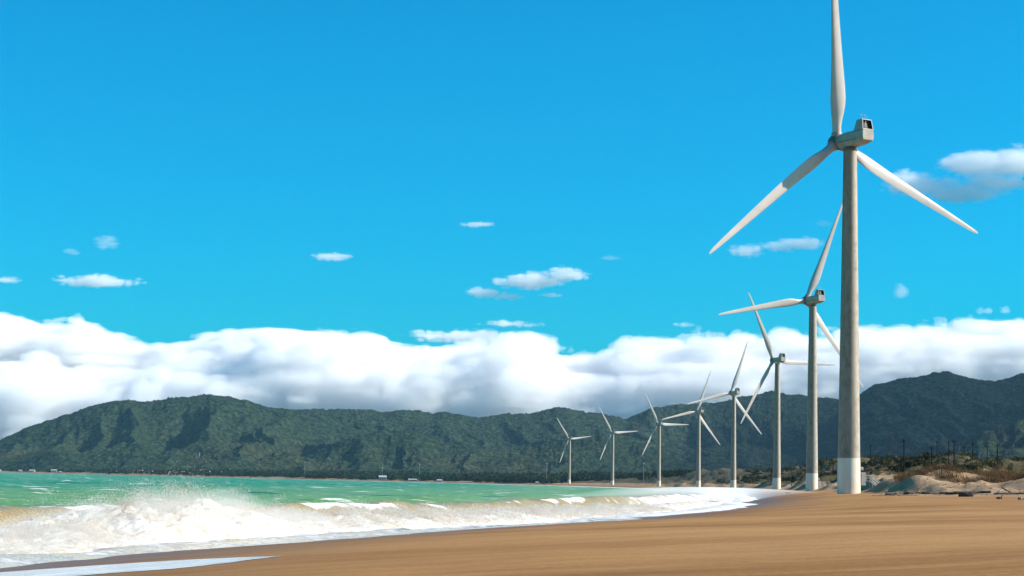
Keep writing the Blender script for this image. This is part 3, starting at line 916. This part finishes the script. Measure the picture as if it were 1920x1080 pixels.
# ------------------------------------------------------------------ driftwood and wrack
def log(px, py, length_px, D, rad, bend, mk, lab, rz=0.0, name='driftwood_log', tilt=0):
    p = at(px, py, D); g = float(ground(p[0], p[1])); L_ = length_px / F * D
    rg = np.random.default_rng(int(px)); n = 12; pts = []
    ca, sa = math.cos(rz), math.sin(rz)
    for k in range(n):
        u = k / (n - 1) - .5; x = u * L_ * ca; y = u * L_ * sa + bend * math.sin(u * 5) + rg.normal(0, rad * .35)
        pts.append((x, y, float(ground(p[0] + x, p[1] + y)) - g + rad * .7 + tilt * (u + .5) * L_))
    rads = [rad * (1 - .55 * abs(k / (n - 1) - .35)) * rg.uniform(.75, 1.2) for k in range(n)]
    m = MB(); m.tube(pts, rads, 9)
    for j in range(2):
        q = Vector(pts[3 + j * 5]); m.tube([q, q + Vector((rg.normal(0, 1), rg.normal(0, .8), .22)).normalized() * rad * 3.5], [rad * .45, rad * .12], 6)
    o = m.build(name, M[mk], None, True); o.location = (p[0], p[1], g)
    tag(o, lab, 'driftwood', 'driftwood on the sand at the right')


log(1712, 915, 36, 318, .22, .8, 'wood', 'short dark driftwood log lying nearest to the big tower')
log(1750, 914.5, 44, 312, .26, .6, 'wood', 'dark driftwood log left of the longest one')
log(1815, 914, 88, 306, .30, .7, 'wood', 'longest and thickest dark driftwood log')
log(1893, 915, 62, 300, .17, .5, 'wood', 'thin dark driftwood log reaching the right edge')
log(1672, 915, 22, 325, .20, .4, 'wood', 'small dark driftwood stub just right of the tower stair')
log(1876, 911, 18, 304, .14, .2, 'woodpale', 'pale bare branch sticking up from the wrack', .4, 'driftwood_branch', .5)
log(1887, 910, 20, 303, .12, .2, 'wood', 'dark bare branch sticking up beside the pale branch', 2.5, 'driftwood_branch', .6)
log(1916, 929, 12, 215, .16, .1, 'woodpale', 'short pale driftwood chunk on the open sand at the right edge')
log(1874, 926, 9, 225, .17, .1, 'wood', 'small dark lump of driftwood on the open sand')
log(1478, 914, 9, 560, .2, .2, 'wood', 'small dark driftwood stick left of the second turbine foot')


def rock(px, py, D, w_, h, mk, lab, name='driftwood_block'):
    p = at(px, py, D); g = float(ground(p[0], p[1]))
    bm = bmesh.new(); bmesh.ops.create_cube(bm, size=1)
    bmesh.ops.subdivide_edges(bm, edges=list(bm.edges), cuts=4, use_grid_fill=True)
    for v in bm.verts:
        d = v.co.normalized() * .62; v.co = v.co.lerp(d, .35)
        nz = float(fbm(np.array(v.co.x * 3 + px), np.array(v.co.y * 3), np.array(v.co.z * 3), 3, 5)) - .5
        v.co *= 1 + nz * .5; v.co = Vector((v.co.x * w_, v.co.y * w_ * .6, v.co.z * h + h * .3))
    me = bpy.data.meshes.new(name); bm.to_mesh(me); bm.free(); me.materials.append(M[mk])
    o = bpy.data.objects.new(name, me); COL.objects.link(o); o.location = (p[0], p[1], g); tag(o, lab, 'driftwood', 'driftwood on the sand at the right')


rock(1811, 921, 262, 1.9, .75, 'wood', 'dark square block of driftwood in front of the longest log')
nb = 1500
yb = RNG.uniform(285, 345, nb); pb = RNG.uniform(1640, 2000, nb); xb = (pb - 960) / F * yb
keep_ = fbm(xb / 5, yb / 9, None, 3, 66) > .5
xb, yb = xb[keep_], yb[keep_]; zb = ground(xb, yb); k_ = len(xb)
sz = RNG.uniform(.04, .16, k_); T8 = np.array([(1, 0, 0), (0, .6, 0), (-1, 0, 0), (0, -.6, 0), (0, 0, .6), (0, 0, -.5)])
Vd = np.stack([xb, yb, zb + .03], -1)[:, None, :] + T8[None] * sz[:, None, None] * np.stack([RNG.uniform(.6, 3, k_), RNG.uniform(.6, 2, k_), RNG.uniform(.5, 1.2, k_)], -1)[:, None, :]
Fd = (np.array([(0, 1, 4), (1, 2, 4), (2, 3, 4), (3, 0, 4), (1, 0, 5), (2, 1, 5), (3, 2, 5), (0, 3, 5)])[None] + (np.arange(k_) * 6)[:, None, None]).reshape(-1, 3)
wr = mesh('wrack', Vd.reshape(-1, 3), Fd, simple('wrack_mix', (.16, .12, .085), .9, .85, .9), smooth=False)
tag(wr, 'scattered small wrack and pebbles along the driftwood line', 'wrack', kind='stuff')

# ------------------------------------------------------------------ spray hanging over the surf
def mound(name, ys, s0, s1, hfun, m, z0, n=10, nz_=0.0, seed=1):
    V = []
    for y in ys:
        xc = float(np.interp(y, _ty, _tx)); c = float(np.interp(y, _ty, _cos))
        for j in range(n):
            a = math.pi * j / (n - 1); q = (s0 + s1) / 2 - (s1 - s0) / 2 * math.cos(a)
            x = xc + q / c
            h = hfun(y) * math.sin(a) ** .7 * (1 + nz_ * (float(fbm(np.array(x / 1.3), np.array(y / 1.6), None, 4, seed)) - .5) * 2)
            V.append((x, y, z0 + h))
    Fc = grid_faces(len(ys), n)
    Fs = [tuple(f) for f in Fc] + [(k * n, k * n + n - 1, (k + 1) * n + n - 1, (k + 1) * n) for k in range(len(ys) - 1)]
    Fs += [tuple(range(n)), tuple((len(ys) - 1) * n + j for j in reversed(range(n)))]
    o = mesh(name, V, Fs, m, smooth=False)
    bm = bmesh.new(); bm.from_mesh(o.data); bmesh.ops.recalc_face_normals(bm, faces=bm.faces); bm.to_mesh(o.data); bm.free()
    return o


tag(mound('sea_mist', np.geomspace(330, 1500, 30), -45, 24, lambda y: 2.9 * sst(330, 520, y) * (1 - sst(1100, 1500, y)) + .02, mat_volume('mist_air', .0032, (1, .99, .98), .2), .35), 'low salt mist hanging over the far surf', 'mist', kind='stuff')
tag(mound('spray_mist', np.linspace(60, 108, 280), -11.2, -5.2, lambda y: .2 + float(np.interp(y, [60, 70, 78, 85, 91, 96, 101, 108], [.1, .45, 1.1, 1.7, 1.95, 1.6, .8, .1])), mat_volume('spray_air', .05, (1, .98, .95), .2), .3, 26, .5, 4), 'soft cloud of spray in the middle of the breaking wave', 'spray', kind='stuff')

# ------------------------------------------------------------------ clouds (closed lumpy hulls filled with even volume, nested so that edges are soft)
def surface_net(f, origin, step):
    """closed quad surface round f > 0 on a grid"""
    f = np.pad(f, 1, constant_values=-1.0).astype(np.float32); ins = f > 0
    nx, ny_, nz = f.shape
    C = [(i, j, k) for i in (0, 1) for j in (0, 1) for k in (0, 1)]
    sub = lambda q, c: q[c[0]:nx - 1 + c[0], c[1]:ny_ - 1 + c[1], c[2]:nz - 1 + c[2]]
    cnt = sum(sub(ins, c).astype(np.int8) for c in C)
    act = (cnt > 0) & (cnt < 8)
    idx = np.full(act.shape, -1, np.int64); ai = np.argwhere(act); idx[act] = np.arange(len(ai))
    pos = np.zeros((len(ai), 3)); num = np.zeros(len(ai))
    for c in C:
        for ax in range(3):
            if c[ax]: continue
            e = list(c); e[ax] = 1
            fa = f[ai[:, 0] + c[0], ai[:, 1] + c[1], ai[:, 2] + c[2]]; fb = f[ai[:, 0] + e[0], ai[:, 1] + e[1], ai[:, 2] + e[2]]
            cr = (fa > 0) != (fb > 0)
            tt = np.where(cr, fa / np.where(cr, fa - fb, 1), 0)
            p = np.array(c, float)[None] * np.ones((len(ai), 1)); p[:, ax] += tt
            pos[cr] += p[cr]; num[cr] += 1
    V = (ai + pos / num[:, None] - 1) * np.array(step) + np.array(origin)
    Fs = []
    for ax in range(3):
        b_, c_ = (ax + 1) % 3, (ax + 2) % 3
        sl0 = [slice(1, -1)] * 3; sl1 = [slice(1, -1)] * 3
        sl0[ax] = slice(0, -1); sl1[ax] = slice(1, None)
        A_ = ins[tuple(sl0)]; B_ = ins[tuple(sl1)]
        e = np.argwhere(A_ != B_); sgn = A_[tuple(e.T)]
        g = e.copy(); g[:, b_] += 1; g[:, c_] += 1
        def cell(db, dc):
            q = g.copy(); q[:, b_] -= db; q[:, c_] -= dc; return idx[q[:, 0], q[:, 1], q[:, 2]]
        qd = np.stack([cell(1, 1), cell(0, 1), cell(0, 0), cell(1, 0)], -1)
        qd[~sgn] = qd[~sgn][:, ::-1]; Fs.append(qd)
    return V, np.concatenate(Fs)


def puffs(x, y, z, L, flat, seed, o=5):
    z = z / flat
    big = fbm(x / (2.6 * L), y / (2.6 * L), z / (2.6 * L), 2, seed) - .5
    t = 0; a = .62; q = 1.0
    for k in range(o):
        t = t + a * (np.abs(2 * vn(x / L * q + 7 * k, y / L * q, z / L * q, seed + 20 + k) - 1) - .45); a *= .56; q *= 2.07
    return big * 1.3 + t


def volume(name, dens):
    t = NT(name)
    v = t.n('ShaderNodeVolumePrincipled', {'Color': (.9945, .987, .984), 'Density': dens, 'Anisotropy': 0.0})
    t.t.links.new(v.outputs[0], t.out.inputs['Volume'])
    return t.m


CLOUD_D = [volume('cloud_veil', .004), volume('cloud_body', .008), volume('cloud_core', .008)]
CLOUD_T = [volume('cloud_wisp', .0020), volume('cloud_wisp_body', .0035)]
CLOUD_S = [volume('cloud_soft', .0030), volume('cloud_soft_body', .0042), volume('cloud_soft_core', .005)]


def hulls(name, f, isos, mats, origin, step):
    root = None
    for iso, m in zip(isos, mats):
        if (f > iso).sum() < 3: continue
        V, Fc = surface_net(f - iso, origin, step)
        o = mesh(name if root is None else ('body' if m is not mats[-1] or len(mats) == 2 else 'core'), V, Fc, m, root, True)
        root = root or o
    return root


def bank(name, D, depth, tops, ybot, L, flat, amp, seed, step):
    x0, x1 = tops[0][0], tops[-1][0]
    zt = np.array([at(px, py, D + depth * .35)[2] for px, py in tops]); zb = at(960, ybot, D)[2]
    gx = np.arange((x0 - 960) / F * D, (x1 - 960) / F * D, step[0]); gy = np.arange(D, D + depth, step[1]); gz = np.arange(zb, zt.max() + amp * 1.2, step[2])
    x, y, z = np.meshgrid(gx, gy, gz, indexing='ij')
    px = 960 + gx / (D + depth * .35) * F
    top = np.interp(px, [a for a, _ in tops], zt)[:, None, None] + amp * .3
    v = (y - D - depth * .5) / (depth * .5)
    top = top - np.abs(v) ** 2.5 * amp * 3.0
    e = np.minimum((top - z) / amp, (1 - np.abs(v)) * depth * .5 / amp * .8)
    e = np.minimum(e, (x - gx[0]) / amp); e = np.minimum(e, (gx[-1] - x) / amp)
    f = np.minimum(e, 1.6) - .45 + puffs(x, y, z, L, flat, seed, 6) * 1.35 + (fbm(x / 420, y / 420, z / 45, 3, seed + 60) - .5) * .8
    f = np.minimum(f, np.minimum((z - zb) / amp * 4, (y - D) / amp))
    return hulls(name, f, (0, .22, .6), CLOUD_D, (gx[0], gy[0], gz[0]), step)


B1 = bank('cloud_bank', 8350, 1300, [(-600, 655), (-500, 650), (-200, 640), (0, 655), (100, 650), (200, 660), (300, 655), (400, 645), (520, 628), (640, 630), (760, 640), (860, 644), (960, 620), (1010, 628), (1060, 650), (1120, 648), (1190, 626), (1300, 624), (1400, 636), (1500, 618), (1600, 614), (1700, 602), (1800, 596), (1920, 592), (2200, 590), (2500, 600)],
          884, 185, .62, 95, 3, (8, 16, 6.5))
tag(B1, 'long bank of white cloud lying on the mountain tops', 'cloud', kind='stuff')
B2 = bank('cloud_layer', 10300, 1100, [(-700, 570), (-600, 560), (-200, 575), (0, 574), (60, 592), (120, 590), (150, 583), (200, 618), (280, 632), (380, 608), (500, 592), (600, 604), (700, 615), (760, 632), (900, 628), (1000, 650)],
          720, 260, .35, 80, 5, (14, 24, 9))
tag(B2, 'higher flat-topped white cloud layer at the left behind the bank', 'cloud', kind='stuff')

# separate cloud added out of view at the right to shade the right-hand mountains
gx, gy, gz = np.arange(2500, 5150, 34), np.arange(4300, 7900, 40), np.arange(1240, 1700, 24)
x, y, z = np.meshgrid(gx, gy, gz, indexing='ij')
e = np.minimum(np.minimum((x - 2650) / 300, (4950 - x) / 300), np.minimum((y - 4450) / 300, (7800 - y) / 300))
e = np.minimum(np.minimum(e, 1.0), (200 - np.abs(z - 1460)) / 110)
Va, Fa = surface_net(e - .45 + puffs(x, y, z, 330, .6, 77, 4) * .9, (gx[0], gy[0], gz[0]), (34, 40, 24))
mesh('shade_cloud', Va, Fa, volume('shade_cloud_air', .0026), B1)

SMALL = [  # pieces (px, py, w, h), thin, label
    ([(900, 421, 76, 15)], 0, 'small flat white cloud alone high above the middle of the bank'),
    ([(628, 482, 84, 21)], 0, 'small white cloud left of the middle, alone in the blue'),
    ([(200, 458, 66, 30), (135, 472, 34, 16)], 1, 'faint wispy cloud highest at the left'),
    ([(180, 530, 170, 36), (210, 526, 90, 30)], 0, 'larger flat white cloud at the left above the bank'),
    ([(8, 525, 80, 17)], 0, 'small cloud cut by the left edge of the picture'),
    ([(1060, 515, 96, 34), (990, 529, 140, 44), (905, 549, 78, 25), (955, 556, 66, 20), (1030, 553, 46, 10)], 0, 'broken cluster of white cloud puffs in the middle of the sky'),
    ([(1147, 484, 52, 12)], 1, 'faint tiny cloud streak right of the broken cluster'),
    ([(1402, 470, 96, 34), (1505, 456, 110, 36), (1455, 464, 90, 28)], 2, 'white cloud behind the raised blade of the second turbine'),
    ([(1730, 348, 170, 60), (1830, 308, 200, 64), (1915, 308, 170, 74), (1800, 362, 190, 46), (1870, 345, 160, 40), (1965, 322, 130, 80)], 2, 'large white cloud at the right edge behind the big rotor'),
    ([(1545, 419, 36, 15)], 1, 'tiny faint cloud just left of the big tower'),
    ([(1690, 548, 36, 34)], 1, 'faint wisp of cloud right of the big tower'),
    ([(958, 608, 112, 20)], 0, 'lens shaped cloud just above the bank'),
    ([(880, 634, 250, 34)], 0, 'long flat cloud lying on top of the bank in the middle'),
]
for k, (pcs, thin, lab) in enumerate(SMALL):
    D = 9900 + 45 * k
    cr = [(at(px, py, D), (w_ / F * D / 2, max(w_ * .3, h_) / F * D / 2, h_ / F * D / 2)) for (px, py, w_, h_) in pcs]
    lo = np.min([c - 1.4 * np.array(r) for c, r in cr], 0); hi = np.max([c + 1.4 * np.array(r) for c, r in cr], 0)
    hm = min(r[2] for _, r in cr); st = (max(4, hm / 5), max(6, hm / 3), max(3, hm / 8))
    x, y, z = np.meshgrid(*[np.arange(a_, b_, q) for a_, b_, q in zip(lo, hi, st)], indexing='ij')
    e = np.max([1 - np.sqrt(((x - c[0]) / r[0]) ** 2 + ((y - c[1]) / r[1]) ** 2 + ((z - c[2]) / r[2]) ** 2 * np.where(z < c[2], 1.6, 1)) for c, r in cr], 0)
    f = e * 1.6 + .02 + puffs(x, y, z, max(45, hm * 1.0), .5, 30 + k, 5) * 1.0
    f = np.minimum(f, e * 5 + .9)
    o = hulls('cloud', f, (.05, .35) if thin == 1 else (0, .2, .45), (CLOUD_D, CLOUD_T, CLOUD_S)[thin], lo, st)
    tag(o, lab, 'cloud', 'small clouds in the blue sky')

# ------------------------------------------------------------------ haze
hz = MB().box((0, 3990, 330), (19000, 8440, 676)).build('haze', mat_volume('haze_air', 1.5e-5, (.40, .72, 1.0), 0.0))
tag(hz, 'thin blue haze in the air over the bay', 'haze', kind='stuff')

# ------------------------------------------------------------------ sky, sun, camera
SUN_EL, SUN_AZ = 32.0, 92.0             # azimuth to the right of the viewing direction
w = bpy.data.worlds.new('World'); sc.world = w; w.use_nodes = True
t = w.node_tree; t.nodes.clear()
sk = t.nodes.new('ShaderNodeTexSky'); sk.sky_type = 'NISHITA'; sk.sun_disc = False
sk.sun_elevation = R(SUN_EL); sk.sun_rotation = R(SUN_AZ)
sk.air_density = 1.0; sk.dust_density = 1.1; sk.ozone_density = 2.0
tint = t.nodes.new('ShaderNodeMix'); tint.data_type = 'RGBA'; tint.blend_type = 'MULTIPLY'
tint.inputs[0].default_value = 1; tint.inputs[7].default_value = (.16, 1.0, 1.37, 1)
hs = t.nodes.new('ShaderNodeHueSaturation'); hs.inputs['Saturation'].default_value = 1.2
bg = t.nodes.new('ShaderNodeBackground'); bg.inputs['Strength'].default_value = .076
ow = t.nodes.new('ShaderNodeOutputWorld')
t.links.new(sk.outputs[0], tint.inputs[6]); t.links.new(tint.outputs[2], hs.inputs['Color'])
t.links.new(hs.outputs[0], bg.inputs['Color']); t.links.new(bg.outputs[0], ow.inputs['Surface'])

sl = bpy.data.lights.new('sun', 'SUN'); sl.energy = 5.0; sl.angle = R(.5); sl.color = (1, .91, .80)
so = bpy.data.objects.new('sun', sl); COL.objects.link(so)
sd = Vector((math.sin(R(SUN_AZ)) * math.cos(R(SUN_EL)), math.cos(R(SUN_AZ)) * math.cos(R(SUN_EL)), math.sin(R(SUN_EL))))
so.rotation_euler = sd.to_track_quat('Z', 'Y').to_euler()

cd = bpy.data.cameras.new('camera'); co = bpy.data.objects.new('camera', cd); COL.objects.link(co)
cd.sensor_width = 36; cd.lens = 36 * F / 1920; cd.clip_end = 40000; cd.clip_start = .2
Mx = Matrix(((_rt[0], _up[0], -_fw[0], 0), (_rt[1], _up[1], -_fw[1], 0), (_rt[2], _up[2], -_fw[2], CAM_Z), (0, 0, 0, 1)))
co.matrix_world = Mx
sc.camera = co

sc.view_settings.view_transform = 'Standard'; sc.view_settings.look = 'None'
sc.view_settings.exposure = .75; sc.view_settings.gamma = 1
cy = sc.cycles
cy.max_bounces = 22; cy.diffuse_bounces = 3; cy.glossy_bounces = 3; cy.volume_bounces = 20; cy.transparent_max_bounces = 128
cy.use_denoising = True; cy.volume_max_steps = 256
